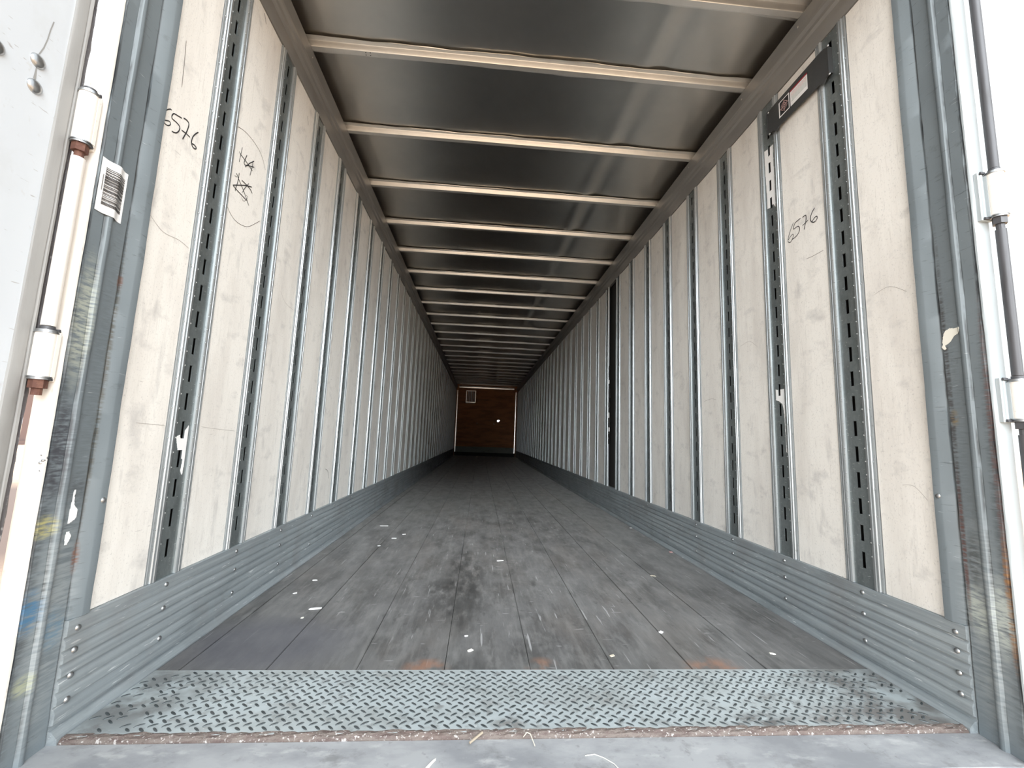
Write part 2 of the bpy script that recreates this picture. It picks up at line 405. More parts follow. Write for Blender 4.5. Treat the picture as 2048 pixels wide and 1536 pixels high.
PAP_R = [[(1.9786,2.3314),(1.9542,2.3256),(1.9279,2.3271),(1.9102,2.3243),(1.9139,2.2628),(1.9111,2.1166),(1.9117,1.9808),(1.9293,2.008),(1.9534,1.999),(1.9712,2.0033),(1.9714,2.0674),(1.9769,2.218)]]
PAP_S = [[(1.9674,1.0522),(1.9098,1.0509),(1.91,0.9933),(1.911,0.8941),(1.9103,0.7961),(1.9082,0.7476),(1.9131,0.7523),(1.9141,0.845),(1.9154,0.9066),(1.9194,0.9541),(1.9266,0.9796),(1.9489,0.9953),(1.9687,1.0008)]]
PAP_T = [[(1.1906,1.1541),(1.1779,1.1589),(1.1673,1.1556),(1.1598,1.1548),(1.1516,1.1564),(1.1469,1.1503),(1.1525,1.1407),(1.1604,1.1354),(1.1682,1.1317),(1.1743,1.1239),(1.1782,1.1174),(1.1876,1.1108),(1.1958,1.1064),(1.1932,1.0971),(1.198,1.0937),(1.2032,1.0992),(1.2068,1.1037),(1.2011,1.1101),(1.2027,1.118),(1.1996,1.1349),(1.1963,1.1467)]]
PAP_U = [[(1.1715,0.6022),(1.1767,0.6003),(1.175,0.5863),(1.1777,0.5629),(1.1882,0.5509),(1.1886,0.5328),(1.1842,0.5259),(1.1742,0.5202),(1.1677,0.519),(1.1678,0.5492),(1.1697,0.5692)],[(1.1678,0.4989),(1.1752,0.4992),(1.1828,0.4868),(1.1782,0.474),(1.174,0.4675),(1.1681,0.4671),(1.1666,0.4867)]]

def shift(mb, at):
    ax, ay, az = at
    mb.v = [(x - ax, y - ay, z - az) for x, y, z in mb.v]
    return mb

def put(mb, name, mats, at=(0, 0, 0), parent=None, smooth=False):
    """mb holds world coordinates; the object's origin goes to `at` (its parent's place when it has one)"""
    shift(mb, at)
    o = mb.build(name, mats, parent, smooth)
    if parent is None: o.location = at
    return o

def wob(a, b, c, s=0.0):
    return math.sin(a * 3.1 + s) * math.cos(b * 2.3 + 1.7 * s) + 0.6 * math.sin(a * 7.7 + b * 1.9 + c * 5.0 + s) + 0.35 * math.sin(a * 17.3 + c * 9.1 + 2 * s)

# ------------------------------------------------------------------ the shell
g = MB(); g.box(-220, 220, -220, 220, -1.45, -1.25)
tag(put(g, 'ground', 'ground_dirt'), kind='structure')

xs = [-1.2045, -1.135, -0.868, -0.583, -0.297, -0.008, 0.278, 0.556, 0.825, 1.2045]
fl = MB()
for a, b in zip(xs[:-1], xs[1:]):
    w = 0.0016
    fl.extrude([(a + w, -0.03), (a + w, -0.0016), (a + w + 0.0016, 0.0), (b - w - 0.0016, 0.0), (b - w, -0.0016), (b - w, -0.03)],
               1.521, YEND, lambda p, q, t: (p, t, q))
fl.mi = 1
fl.box(-1.27, 1.27, 1.13, YEND + 0.1, -0.14, -0.032)
tag(put(fl, 'floor', ['floor_wood', 'plank_gap']), kind='structure')

for s in (-1, 1):
    sk = MB(); sk.box(s * 1.277, s * 1.30, 1.262, YEND + 0.1, -0.14, 2.86)
    sk.mi = 1
    sk.box(s * 1.3005, s * 1.303, 1.262, YEND + 0.1, -0.14, 2.86)
    tag(put(sk, 'wall_' + SIDE[s], ['skin_dark', 'outer_white']), kind='structure')

# front wall, far end
fw = MB()
HOLE = [(.445, 1.385), (.47, 1.372), (.505, 1.375), (.525, 1.402), (.55, 1.41), (.558, 1.438), (.545, 1.458), (.50, 1.462), (.462, 1.455), (.442, 1.43)]   # daylight shows through
FR = [(-1.27, 0.0), (0.49, 0.0), (1.27, 0.0), (1.27, 1.42), (1.27, 2.85), (1.27, 2.85), (1.27, 2.85), (0.49, 2.85), (-1.27, 2.85), (-1.27, 1.42)]
for yy in (YEND, YEND + 0.02): fw.v += [(x, yy, z) for x, z in HOLE] + [(x, yy, z) for x, z in FR]
for o in (0, 20):
    for i in range(10):
        j = (i + 1) % 10
        q = (o + i, o + j, o + 10 + j, o + 10 + i)
        fw.f.append(q if FR[i] != FR[j] else q[:3]); fw.m.append(0)
for i in range(10):
    j = (i + 1) % 10
    fw.f.append((i, j, 20 + j, 20 + i)); fw.m.append(0)
tag(put(fw, 'wall_front', 'plywood'), kind='structure')
kb = MB(); kb.box(-1.19, 1.19, YEND - 0.012, YEND, 0.14, 0.36)
tag(put(kb, 'baseboard_front', 'kick_steel'), kind='structure')
kb = MB(); kb.box(-1.2, 1.2, YEND - 0.05, YEND - 0.0125, 0.0, 0.14)
tag(put(kb, 'trim_1', 'black_rubber'), kind='structure')
tr = MB()
for k, (x0, x1) in enumerate([(-1.20, -1.165), (1.155, 1.19)]):
    tr = MB()
    sg = -1 if x0 > 0 else 1
    ya, yb = (YEND - 0.024 + sg * 0.0012, YEND - 0.024 - sg * 0.0012)
    tr.extrude([(x0, YEND - 0.001), (x0, ya + 0.003), (x0 + 0.003, yb), (x1 - 0.003, ya), (x1, yb + 0.003), (x1, YEND - 0.001)], 0.142, 2.60, lambda p, q, t: (p, q, t))
    tag(put(tr, 'trim_%d' % (k + 2), 'trim_pale', smooth=True), kind='structure')
tr = MB()
tr.extrude([(YEND - 0.001, 2.68), (YEND - 0.03, 2.69), (YEND - 0.045, 2.74), (YEND - 0.03, 2.785), (YEND - 0.001, 2.79)], -1.13, 1.10, lambda p, q, t: (t, p, q))
tag(put(tr, 'trim_4', 'trim_pale', smooth=True), kind='structure')

# roof sheet: pillowed between the bows, with the lengthwise crease on the right
BOWS = [1.655] + [2.0906 + 0.6229 * k for k in range(24)]
def roof_z(x, y):
    z = 2.829
    for a, b in zip(BOWS[:-1], BOWS[1:]):
        if a <= y < b:
            u = (y - a) / (b - a)
            z += 0.012 * math.sin(math.pi * u) * (0.8 + 0.4 * math.sin(a * 13.7))
            break
    e = min(1.0, (1.25 - abs(x)) / 0.25)
    z += 0.010 * (1 - max(0.0, e)) ** 2
    z += 0.0022 * math.sin(x * 2.6 + 0.7 * math.sin(y * 1.3)) * math.cos(y * 2.2 + x)
    cx = 0.70 - 0.022 * (y - 1.6)
    amp = 0.009 * (0.7 + 0.3 * math.sin(y * 2.1))
    z += amp * math.exp(-((x - cx) / 0.05) ** 2) - 0.7 * amp * math.exp(-((x - cx + 0.085) / 0.045) ** 2)
    return z
rf = MB()
nx = 104
ys = []
y = 1.10
while y < YEND + 0.1:
    ys.append(y); y += 0.052 if y < 8 else 0.104
ys.append(YEND + 0.1)
for y in ys:
    for i in range(nx + 1):
        x = -1.30 + 2.60 * i / nx
        rf.v.append((x, y, roof_z(x, y)))
for j in range(len(ys) - 1):
    for i in range(nx):
        a = j * (nx + 1) + i
        rf.f.append((a, a + 1, a + nx + 2, a + nx + 1)); rf.m.append(0)
rf.mi = 1
rf.box(-1.303, 1.303, 1.10, YEND + 0.1, 2.868, 2.875)
tag(put(rf, 'ceiling', ['roof_sheet', 'outer_white'], smooth=True), kind='structure')

hd = MB(); hd.box(-1.30, 1.30, 1.09, 1.262, 2.64, 2.862)
tag(put(hd, 'trim_5', 'frame_grey_paint'), kind='structure')

# top rails
for s in (-1, 1):
    rl = MB()
    prof = [(-0.045, 2.60), (-0.02, 2.578), (0.006, 2.578), (0.0065, 2.66), (0.016, 2.672), (0.018, 2.69), (0.028, 2.702), (0.030, 2.715), (0.030, 2.789), (-0.045, 2.789)]
    rl.extrude(prof, 1.262, YEND, lambda p, q, t: (s * (W - p), t, q), steps=40,
               jitter=lambda i, p, q, t: (p + (0.0012 * wob(t * 2, i, 0, s) if 2 <= i <= 7 else 0), q))
    top = put(rl, 'top_rail', 'rail_metal', at=(s * W, 1.262, 2.578))
    tag(top, 'dark grey steel rail running along the top of the %s wall' % SIDE[s], 'rail', 'top rails')
    for k in range(12):
        rv = MB(); rv.dome((s * (W - 0.030), BOWS[k] + 0.02, 2.752), (-s, 0, 0), 0.007, 0.004)
        put(rv, 'rivet', 'rail_metal', at=(s * W, 1.262, 2.578), parent=top, smooth=True)

# ------------------------------------------------------------------ roof bows
def bow_mesh():
    b = MB()
    prof = [(-0.046, 2.8225), (-0.046, 2.8195), (-0.024, 2.8195), (-0.021, 2.815), (-0.0175, 2.7935), (-0.014, 2.790), (0.014, 2.790), (0.0175, 2.7935),
            (0.021, 2.815), (0.024, 2.8195), (0.046, 2.8195), (0.046, 2.8225)]
    b.extrude(prof, -1.235, 1.235, lambda p, q, t: (t, p, q - 2.79), steps=48,
              jitter=lambda i, p, q, t: (p + (0.004 * wob(t * 1.7, i * .2, 0, 1.1) if i in (0, 1, 10, 11) else 0.0006 * wob(t, 0, 0, 2)), q))
    return b
bow0 = bow_mesh().build('roof_bow', 'bow_metal', smooth=True)
for k, y in enumerate(BOWS):
    o = bow0 if k == 0 else bow0.copy()
    if k: COL.objects.link(o)
    o.location = (0, y, 2.79)
    lab = ('pale hat-section roof bow nearest the doorway, cut off by the top of the photo' if k == 0 else
           'pale hat-section roof bow with four small screw holes, second from the doorway' if k == 1 else
           'pale hat-section bow across the dark roof, %s from the doorway' % nth(k + 1))
    tag(o, lab, 'roof bow', 'roof bows')
hole = MB()
for dx, dy in ((-.012, -.006), (.012, -.008), (-.014, .008), (.010, .008)):
    hole.cyl((-0.905 + dx, dy, -0.0006), (-0.905 + dx, dy, 0.0004), 0.0028, 10)
o = hole.build('screw_holes', 'ink_black'); o.parent = next(x for x in COL.objects if x.name == 'roof_bow.001')
o['label'] = 'four small dark screw holes in the bow'

# ------------------------------------------------------------------ wall posts
SLOTS = [2.507 - 0.0972 * k for k in range(23)]
ZB, ZT = SCUFF + 0.001, 2.5765
def web_mesh(s):
    b = MB()
    X = lambda d: -s * d
    def quad(u0, u1, z0, z1, d=0.001):
        b.add([(X(d), u0, z0), (X(d), u1, z0), (X(d), u1, z1), (X(d), u0, z1)], [(0, 1, 2, 3)])
    hw, sw, sl = 0.042, 0.0080, 0.0290
    quad(-hw, -sw, ZB, ZT); quad(sw, hw, ZB, ZT)
    zz = [ZB]
    for z in sorted(SLOTS): zz += [z - sl, z + sl]
    zz.append(ZT)
    for k in range(0, len(zz), 2): quad(-sw, sw, zz[k], zz[k + 1])
    for z in SLOTS:                                              # the thickness of the metal round each slot
        c = [(-sw, z - sl), (sw, z - sl), (sw, z + sl), (-sw, z + sl)]
        b.add([(X(0.001), u, q) for u, q in c] + [(X(-0.003), u, q) for u, q in c], [(i, (i + 1) % 4, 4 + (i + 1) % 4, 4 + i) for i in range(4)])
    return b
def moulding_mesh(s, e):
    b = MB()
    prof = [(0.078, -0.004), (0.078, 0.0035), (0.0745, 0.0045), (0.0725, 0.0035), (0.0665, 0.0035), (0.0648, 0.0075), (0.0605, 0.0080), (0.0590, 0.0045),
            (0.0555, 0.0045), (0.0540, 0.0090), (0.0455, 0.0090), (0.0428, 0.0070), (0.0415, -0.002), (0.0415, -0.004)]
    b.extrude([(e * u, d) for u, d in prof], ZB, ZT, lambda p, q, t: (-s * q, p, t))
    n = 22
    for k in range(n * 2 + 1):
        z = 2.53 - 0.0486 * k
        if z < ZB + 0.02: break
        b.dome((-s * 0.0085, e * 0.0445, z), (-s, -e * 0.6, 0), 0.0034, 0.003, 6, 2)
        if k % 2: b.dome((-s * 0.0035, e * 0.0695, z), (-s, 0, 0), 0.0030, 0.002, 6, 2)
    return b
for s in (-1, 1):
    r0 = thing('wall_post', 'x', 'post')
    web_mesh(s).build('slotted_web', 'galvanised', r0, recalc=False)
    ms = [moulding_mesh(s, e).build('edge_moulding', 'moulding_aluminium', r0, smooth=True) for e in (-1, 1)]
    for k in range(NP):
        r = r0 if k == 0 else copy_tree(r0)
        r.location = (s * W, Y0 + DY * k, 0)
        lab = 'slotted steel post between liner panels, %s from the doorway on the %s wall' % (nth(k + 1), SIDE[s])
        if k == 0: lab = ('slotted post nearest the doorway on the left wall, torn white paper stuck low on it' if s < 0 else
                          'slotted post nearest the doorway on the right wall, holding the dark bracket')
        if k == 1 and s > 0: lab = 'slotted post second from the doorway on the right wall, white paper near its top'
        if k == 7 and s > 0: lab = 'slotted steel post on the near side of the dark missing panel, right wall'
        if k == 8 and s > 0: lab = 'slotted steel post on the far side of the dark missing panel, right wall'
        tag(r, lab, 'post', 'slotted posts on the %s wall' % SIDE[s])

# ------------------------------------------------------------------ liner panels
def smooth_line(pts, n=6):
    out = []
    P = [pts[0]] + list(pts) + [pts[-1]]
    for i in range(1, len(P) - 2):
        p0, p1, p2, p3 = (Vector(P[i + j]) for j in (-1, 0, 1, 2))
        for k in range(n):
            t = k / n
            out.append(0.5 * ((2 * p1) + (-p0 + p2) * t + (2 * p0 - 5 * p1 + 4 * p2 - p3) * t * t + (-p0 + 3 * p1 - 3 * p2 + p3) * t ** 3))
    out.append(Vector(P[-1]))
    return out
def ink(strokes, s, width, at, parent, name, material, curved=True):
    b = MB()
    for k, st in enumerate(strokes):
        pts = smooth_line(st) if curved and len(st) > 2 else [Vector(p) for p in st]
        w = width * (0.85 + 0.3 * ((k * 7) % 5) / 5)
        L, R = [], []
        for i, p in enumerate(pts):
            d = (pts[min(i + 1, len(pts) - 1)] - pts[max(i - 1, 0)])
            d = d.normalized() if d.length > 1e-9 else Vector((1, 0))
            nrm = Vector((-d.y, d.x)) * w * (0.5 if 0 < i < len(pts) - 1 else 0.3)
            L.append(p + nrm); R.append(p - nrm)
        n = len(pts)
        X = s * (W - 0.0006 - 0.0001 * k)
        b.add([(X, q.x, q.y) for q in L + R], [(i, i + 1, n + i + 1, n + i) for i in range(n - 1)])
    shift(b, at)
    return b.build(name, material, parent)

panel_of = {}
for s in (-1, 1):
    for k in range(NP + 1):
        y0 = 1.2625 if k == 0 else Y0 + DY * (k - 1) + 0.0815
        y1 = Y0 + DY * k - 0.0815 if k < NP else YEND - 0.001
        if s > 0 and k == 8: continue                              # the missing panel
        at = (s * W, (y0 + y1) / 2, ZB)
        b = MB(); b.box(s * W, s * (W + 0.008), y0, y1, ZB, 2.574)
        o = put(b, 'liner_panel', 'liner_white', at=at)
        panel_of[s, k] = (o, at)
        lab = 'off-white liner panel in the %s bay from the doorway, %s wall' % (nth(k + 1), SIDE[s])
        if s < 0 and k == 0: lab = 'off-white liner panel beside the left corner post, 6576 written on it by hand'
        if s < 0 and k == 1: lab = 'off-white liner panel with letters and a star scribbled inside a big pencil oval'
        if s > 0 and k == 0: lab = 'blank off-white liner panel beside the right corner post'
        if s > 0 and k == 1: lab = 'off-white liner panel under the dark bracket, 6576 written on it by hand'
        if s > 0 and k == 7: lab = 'off-white liner panel on the right wall just nearer than the dark gap'
        if s > 0 and k == 9: lab = 'off-white liner panel on the right wall just beyond the dark gap'
        tag(o, lab, 'wall panel', 'liner panels on the %s wall' % SIDE[s])
o, at = panel_of[-1, 0]
ink(HW_L, -1, 0.0040, at, o, 'handwriting', 'marker_ink')['label'] = 'handwritten number 6576 in dark pencil'
o, at = panel_of[-1, 1]
ink(HW_H[:12], -1, 0.0038, at, o, 'handwriting', 'marker_ink')['label'] = 'scribbled letters HA and a star'
for arc in HW_H[12:]: ink([arc], -1, 0.0022, at, o, 'pencil_arc', 'pencil_line')['label'] = 'thin dark arc drawn around the scribble'
o, at = panel_of[1, 1]
ink(HW_R[:-1], 1, 0.0040, at, o, 'handwriting', 'marker_ink')['label'] = 'handwritten number 6576 in dark pencil'
ink(HW_R[-1:], 1, 0.0018, at, o, 'scratch', 'pencil_line')
for s, k, st, w in [
    (-1, 0, [(1.335, .775), (1.38, .773), (1.452, .770)], .0016), (-1, 1, [(1.632, .77), (1.70, .765), (1.85, .757)], .0016),
    (-1, 0, [(1.273, 1.395), (1.33, 1.37), (1.40, 1.376), (1.45, 1.37)], .0018), (-1, 0, [(1.31, 2.02), (1.315, 1.96), (1.32, 1.86)], .0025),
    (-1, 1, [(1.70, 2.56), (1.722, 2.53)], .007), (-1, 2, [(2.185, 2.47), (2.205, 2.43)], .006),
    (1, 0, [(1.30, 1.32), (1.36, 1.36), (1.42, 1.35)], .0016), (1, 0, [(1.29, .62), (1.33, .66), (1.37, .66)], .0015),
    (1, 2, [(2.10, 1.30), (2.16, 1.34), (2.24, 1.33)], .0016), (1, 3, [(2.50, 1.05), (2.56, 1.06), (2.64, 1.05)], .0018),
    (-1, 2, [(2.10, 1.45), (2.16, 1.41), (2.25, 1.40)], .0016), (-1, 4, [(2.95, .52), (3.00, .50), (3.03, .45)], .004)]:
    o, at = panel_of[s, k]
    ink([st], s, w, at, o, 'scratch', 'pencil_line' if w > .002 else 'faint_line')

# dark torn scraps at the edge of the missing panel
yt = Y0 + DY * 8 - 0.079
tp = MB()
prev = yt - 0.010
z = 0.74
while z < 1.62:
    dz = random.uniform(0.02, 0.07)
    w = random.uniform(0.006, 0.038)
    tp.mi = 1 if random.random() < 0.35 else 0
    tp.box(W - 0.003 - 0.004 * random.random(), W + 0.004, yt - w, yt - 0.001, z, z + dz * 0.92)
    z += dz
o = put(tp, 'torn_edge', ['black_rubber', 'paper_white'], at=(W, yt, 0.74))
tag(o, 'ragged black and white shreds left along the edge of the missing right wall panel', 'torn edge')

# ------------------------------------------------------------------ scuff plates
for s in (-1, 1):
    prof = [(-0.03, SCUFF), (0.0085, SCUFF), (0.0105, SCUFF - 0.002), (0.0105, 0.238)]
    z = 0.238
    for k in range(6):
        prof += [(0.0035, z - 0.0035), (0.0035, z - 0.0075), (0.0085, z - 0.012), (0.0110, z - 0.020), (0.0105, z - 0.032)]
        z -= 0.032
    prof += [(0.0100, 0.034), (0.0000, 0.031), (0.0000, 0.021), (0.009, 0.019), (0.0225, 0.005), (0.0245, 0.002), (0.0245, -0.03), (-0.03, -0.03)]
    b = MB()
    b.extrude(prof, 1.2065, YEND - 0.051, lambda p, q, t: (s * (W - p), t, q), steps=150,
              jitter=lambda i, p, q, t: (p + (0.0013 * wob(t * 1.9, q * 9, 0, 3 + s) if 3 < i < len(prof) - 3 and t > 1.22 else 0), q))
    o = put(b, 'scuff_plate', 'scuff_steel', at=(s * W, 1.2065, 0), smooth=True)
    tag(o, 'ribbed galvanised scuff plate along the foot of the %s wall' % SIDE[s], 'scuff plate', 'scuff plates')
    cols = [(1.2345, [.248, .195, .135, .078])] + [(Y0 + DY * k + 0.005, [.252, .178, .085]) for k in range(22)]
    for y, zs in cols:
        for z in zs:
            rv = MB(); rv.dome((s * (W - 0.0100), y, z), (-s, 0, 0), 0.0085, 0.0055, 10, 3)
            put(rv, 'rivet', 'steel_bright', at=(s * W, 1.2065, 0), parent=o, smooth=True)

# ------------------------------------------------------------------ threshold: tread plate and sill
b = MB()
b.box(-1.2045, 1.2045, 1.222, 1.5205, -0.031, 0.0005)
tpl = put(b, 'tread_plate', 'tread_plate', at=(0, 1.37, 0))
tag(tpl, 'worn diamond-pattern steel tread plate across the doorway floor', 'tread plate')
lg = MB()
PX, PY = 0.0335, 0.0325
ny = 9
for j in range(ny):
    for i in range(-37, 38):
        for q in (0, 1):
            x = (i + 0.5 * q) * PX
            y = 1.243 + (j + 0.5 * q) * PY
            if abs(x) > 1.19 or y > 1.514: continue
            edge = max(0, abs(x) - 0.98) / 0.2
            if random.random() < 0.02 + 0.55 * edge: continue
            a = math.radians(38 if q else -38) + random.uniform(-.06, .06)
            ca, sa = math.cos(a), math.sin(a)
            hl, hw, h = 0.0125 * random.uniform(.9, 1.08), 0.0037 * random.uniform(.85, 1.1), 0.0022
            vs = []
            n = 10
            for (k, zz) in ((1.0, 0.0003), (0.72, h)):
                for t in range(n):
                    th = 2 * math.pi * t / n
                    lx, ly = hl * k * math.cos(th), hw * k * math.sin(th)
                    vs.append((x + ca * lx - sa * ly, y + sa * lx + ca * ly, zz))
            lg.add(vs, [(t, (t + 1) % n, n + (t + 1) % n, n + t) for t in range(n)] + [tuple(range(n, 2 * n))])
lgo = put(lg, 'raised_pattern', 'tread_lug', at=(0, 1.37, 0), parent=tpl)
lgo['label'] = 'dark raised diamond lugs'
lgo['kind'] = 'stuff'
wd = MB()
prof = []
wd.extrude([(1.2085, -0.02), (1.2095, -0.007), (1.213, -0.002), (1.219, 0.0008), (1.226, 0.0018), (1.232, 0.0003), (1.232, -0.02)], -1.2045, 1.2045, lambda p, q, t: (t, p, q), steps=160,
           jitter=lambda i, p, q, t: (p + 0.0014 * wob(t * 9, i, 0, 2) * (0 < i < 6), q + 0.0014 * wob(t * 13, i * 2, 1, 5) * (0 < i < 6)))
o = put(wd, 'weld_edge', 'rusty_weld', at=(0, 1.37, 0), parent=tpl)
o['label'] = 'rusty crusted front edge of the tread plate'

b = MB()
b.extrude([(1.088, -0.016), (1.091, -0.013), (1.208, -0.010), (1.208, -0.05), (1.10, -0.05), (1.088, -0.30), (1.084, -0.30)], -1.272, 1.272, lambda p, q, t: (t, p, q), steps=60,
          jitter=lambda i, p, q, t: (p, q + (0.0016 * wob(t * 2.2, i, 0, 1) if i < 2 else 0)))
b2 = MB()
sill = put(b, 'door_sill', 'sill_grey', at=(0, 1.14, -0.012))
tag(sill, 'scuffed light grey steel sill in front of the tread plate', 'sill')
b2.box(-1.30, 1.30, 1.072, 1.083, -0.34, -0.022)
o = put(b2, 'sill_face', 'white_paint', at=(0, 1.14, -0.012), parent=sill)
o['label'] = 'white painted rear face of the sill'

# ------------------------------------------------------------------ corner posts of the door frame
JAMB = [(1.2615, -0.045), (1.2615, 0.010), (1.259, 0.0135), (1.239, 0.0140), (1.235, 0.0125), (1.2105, 0.0012), (1.2085, -0.003), (1.2045, -0.003), (1.203, 0.001),
        (1.157, 0.001), (1.1535, 0.0045), (1.149, 0.0085), (1.143, 0.0095), (1.138, 0.008), (1.135, 0.003), (1.133, 0.0008), (1.098, 0.0008), (1.0965, -0.003), (1.0935, -0.003), (1.0935, -0.045)]
def jamb_d(y):
    P = JAMB[1:-1]
    for (a, da), (c, dc) in zip(P[:-1], P[1:]):
        if c <= y <= a and a - c > 1e-6:
            return da + (dc - da) * (a - y) / (a - c)
    return 0.001
corner = {}
for s in (-1, 1):
    at = (s * W, 1.17, -0.02)
    r = thing('corner_post', 'grey corner post at the %s of the doorway' % SIDE[s] +
              (', barcode label stuck on it' if s < 0 else ', cream patch of peeling paint on it'), 'corner post', at, 'corner posts of the doorway')
    corner[s] = r
    b = MB()
    b.extrude(JAMB, SCUFF + 0.0005, 2.64, lambda p, q, t: (s * (W - q), p, t), steps=110,
              jitter=lambda i, p, q, t: (p + (0.0012 * wob(t * 4, i, 0, s) if 5 <= i <= 8 or 16 <= i <= 18 else 0),
                                         q + (0.0007 * wob(t * 3, i * .3, 0, 4 + s) if 1 <= i <= 17 else 0)))
    low = [(1.206, -0.045), (1.206, -0.003)] + JAMB[7:]
    b.extrude(low, -0.024, SCUFF + 0.0005, lambda p, q, t: (s * (W - q), p, t), steps=12,
              jitter=lambda i, p, q, t: (p + (0.0012 * wob(t * 4, i + 5, 0, s) if 2 <= i <= 3 or 11 <= i <= 13 else 0),
                                         q + (0.0007 * wob(t * 3, (i + 5) * .3, 0, 4 + s) if 1 <= i <= 12 else 0)))
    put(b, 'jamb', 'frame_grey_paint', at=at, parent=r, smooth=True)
    b = MB()
    HXO = HINGE_X[s] - W
    b.extrude([(1.093, -0.002), (1.0915, 0.0012), (1.0875, 0.0012), (1.0845, -0.0015), (1.0835, -0.006), (1.0835, -0.040), (1.087, -0.046), (1.0885, -0.047), (1.092, -0.0535), (1.105, -0.060), (1.14, -0.0655),
               (1.2615, -0.0655), (1.2615, -0.055), (1.14, -0.053), (1.093, -0.043)], -0.30, 2.64, lambda p, q, t: (s * (W - q), p, t), steps=60,
              jitter=lambda i, p, q, t: (p + 0.0006 * wob(t * 4, i, 0, s), q))
    o = put(b, 'outer_flange', 'white_paint' if s < 0 else 'white_paint_shaded', at=at, parent=r, smooth=True)
    o['label'] = 'white painted outer flange'
    for (y, z) in ([(1.248, 0.565)] if s < 0 else [(1.2465, 0.64)]):
        rv = MB(); rv.dome((s * (W - 0.0125), y, z), (-s, 0, 0), 0.0085, 0.006, 12, 3)
        put(rv, 'bolt', 'steel_bright', at=at, parent=r, smooth=True)['label'] = 'shiny round bolt head'

# weld damage lump low on the left flange
b = MB()
for k in range(7):
    b.dome((-W - 0.004 + random.uniform(-.003, .003), 1.089 + random.uniform(-.003, .003), 0.655 + 0.006 * k), (0.6, -0.8, 0), 0.0045, 0.004, 7, 3)
put(b, 'weld_blob', 'steel_bright', at=(-W, 1.17, -0.02), parent=corner[-1], smooth=True)['label'] = 'shiny rough weld blob'

# ------------------------------------------------------------------ hinges and hinge rods
HY = 1.059
def hinge(s, z0, z1, lab):
    hx = s * HINGE_X[s]
    at = (hx, HY, z0)
    r = thing('door_hinge', lab, 'hinge', at, 'hinges on the corner posts')
    b = MB(); b.cyl((hx, HY, z0 + 0.008), (hx, HY, z1 - 0.008), 0.0195, 24)
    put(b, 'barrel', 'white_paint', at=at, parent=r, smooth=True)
    for za, zb, rr in ((z0 + 0.0045, z0 + 0.0078, 0.0215), (z0, z0 + 0.004, 0.020), (z1 - 0.0078, z1 - 0.0045, 0.0215), (z1 - 0.004, z1, 0.020)):
        b = MB(); b.cyl((hx, HY, za), (hx, HY, zb), rr, 24)
        put(b, 'washer', 'steel_bright', at=at, parent=r, smooth=True)
    b = MB(); b.cyl((hx, HY, z0 - 0.020), (hx, HY, z0 - 0.0003), 0.0165, 6)
    b.cyl((hx, HY, z0 - 0.036), (hx, HY, z0 - 0.0202), 0.0095, 12)
    put(b, 'nut', 'rust' if s < 0 else 'rod_grey', at=at, parent=r)['label'] = 'rusty nut and pin end under the barrel' if s < 0 else 'dark nut and pin end under the barrel'
    b = MB(); b.cyl((hx, HY, z1 + 0.0002), (hx, HY, z1 + 0.009), 0.0135, 12)
    put(b, 'pin_head', 'rod_grey', at=at, parent=r, smooth=True)
    b = MB()
    x_in = s * (W + 0.006)
    lo, hi = sorted((x_in, hx))
    b.box(lo, hi, 1.0735, 1.0830, z0 - 0.002, z1 + 0.004)
    lo, hi = sorted((hx - s * 0.020, hx + s * 0.006))
    b.box(lo, hi, HY + 0.006, 1.0735, z0 + 0.008, z1 - 0.008)
    xm = (hx - s * 0.018 + x_in) / 2
    b.cyl((xm, 1.0735, z0 + 0.004), (xm, 1.0735, z1 - 0.004), 0.0042, 8)
    put(b, 'leaf', 'white_paint' if s < 0 else 'white_paint_shaded', at=at, parent=r)
    for zz, sg in ((z0 + 0.002, 1), (z1 + 0.001, 1)):
        b = MB()
        b.extrude([(-0.004, -0.003), (0.004, -0.003), (0.002, 0.004), (-0.002, 0.004)], 0, 1,
                  lambda p, q, t: (hx - s * 0.018 * (1 - t) + (x_in - hx) * t * 0.85, 1.070 + p * 0.8, zz + q), steps=4)
        put(b, 'weld_bead', 'rod_grey', at=at, parent=r)
    return r
for s in (-1, 1):
    hinge(s, 1.462, 1.606, 'upper white barrel hinge on the outer edge of the %s corner post' % SIDE[s])
    hinge(s, 0.866, 0.984, 'lower white barrel hinge on the outer edge of the %s corner post' % SIDE[s])
def rod(s, z0, z1, r, material, lab):
    hx = s * HINGE_X[s]
    b = MB(); b.cyl((hx, HY, z0), (hx, HY, z1), r, 20)
    o = put(b, 'hinge_rod', material, at=(hx, HY, z0), smooth=True)
    tag(o, lab, 'rod', 'hinge rods')
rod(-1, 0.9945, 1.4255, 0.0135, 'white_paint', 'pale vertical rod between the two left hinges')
rod(1, 1.6165, 2.60, 0.0120, 'rod_grey', 'dark grey vertical rod above the upper right hinge')
rod(1, 0.9945, 1.4255, 0.0120, 'rod_grey', 'grey vertical rod between the two right hinges')
rod(1, -0.10, 0.8295, 0.0120, 'rod_grey', 'grey vertical rod below the lower right hinge')

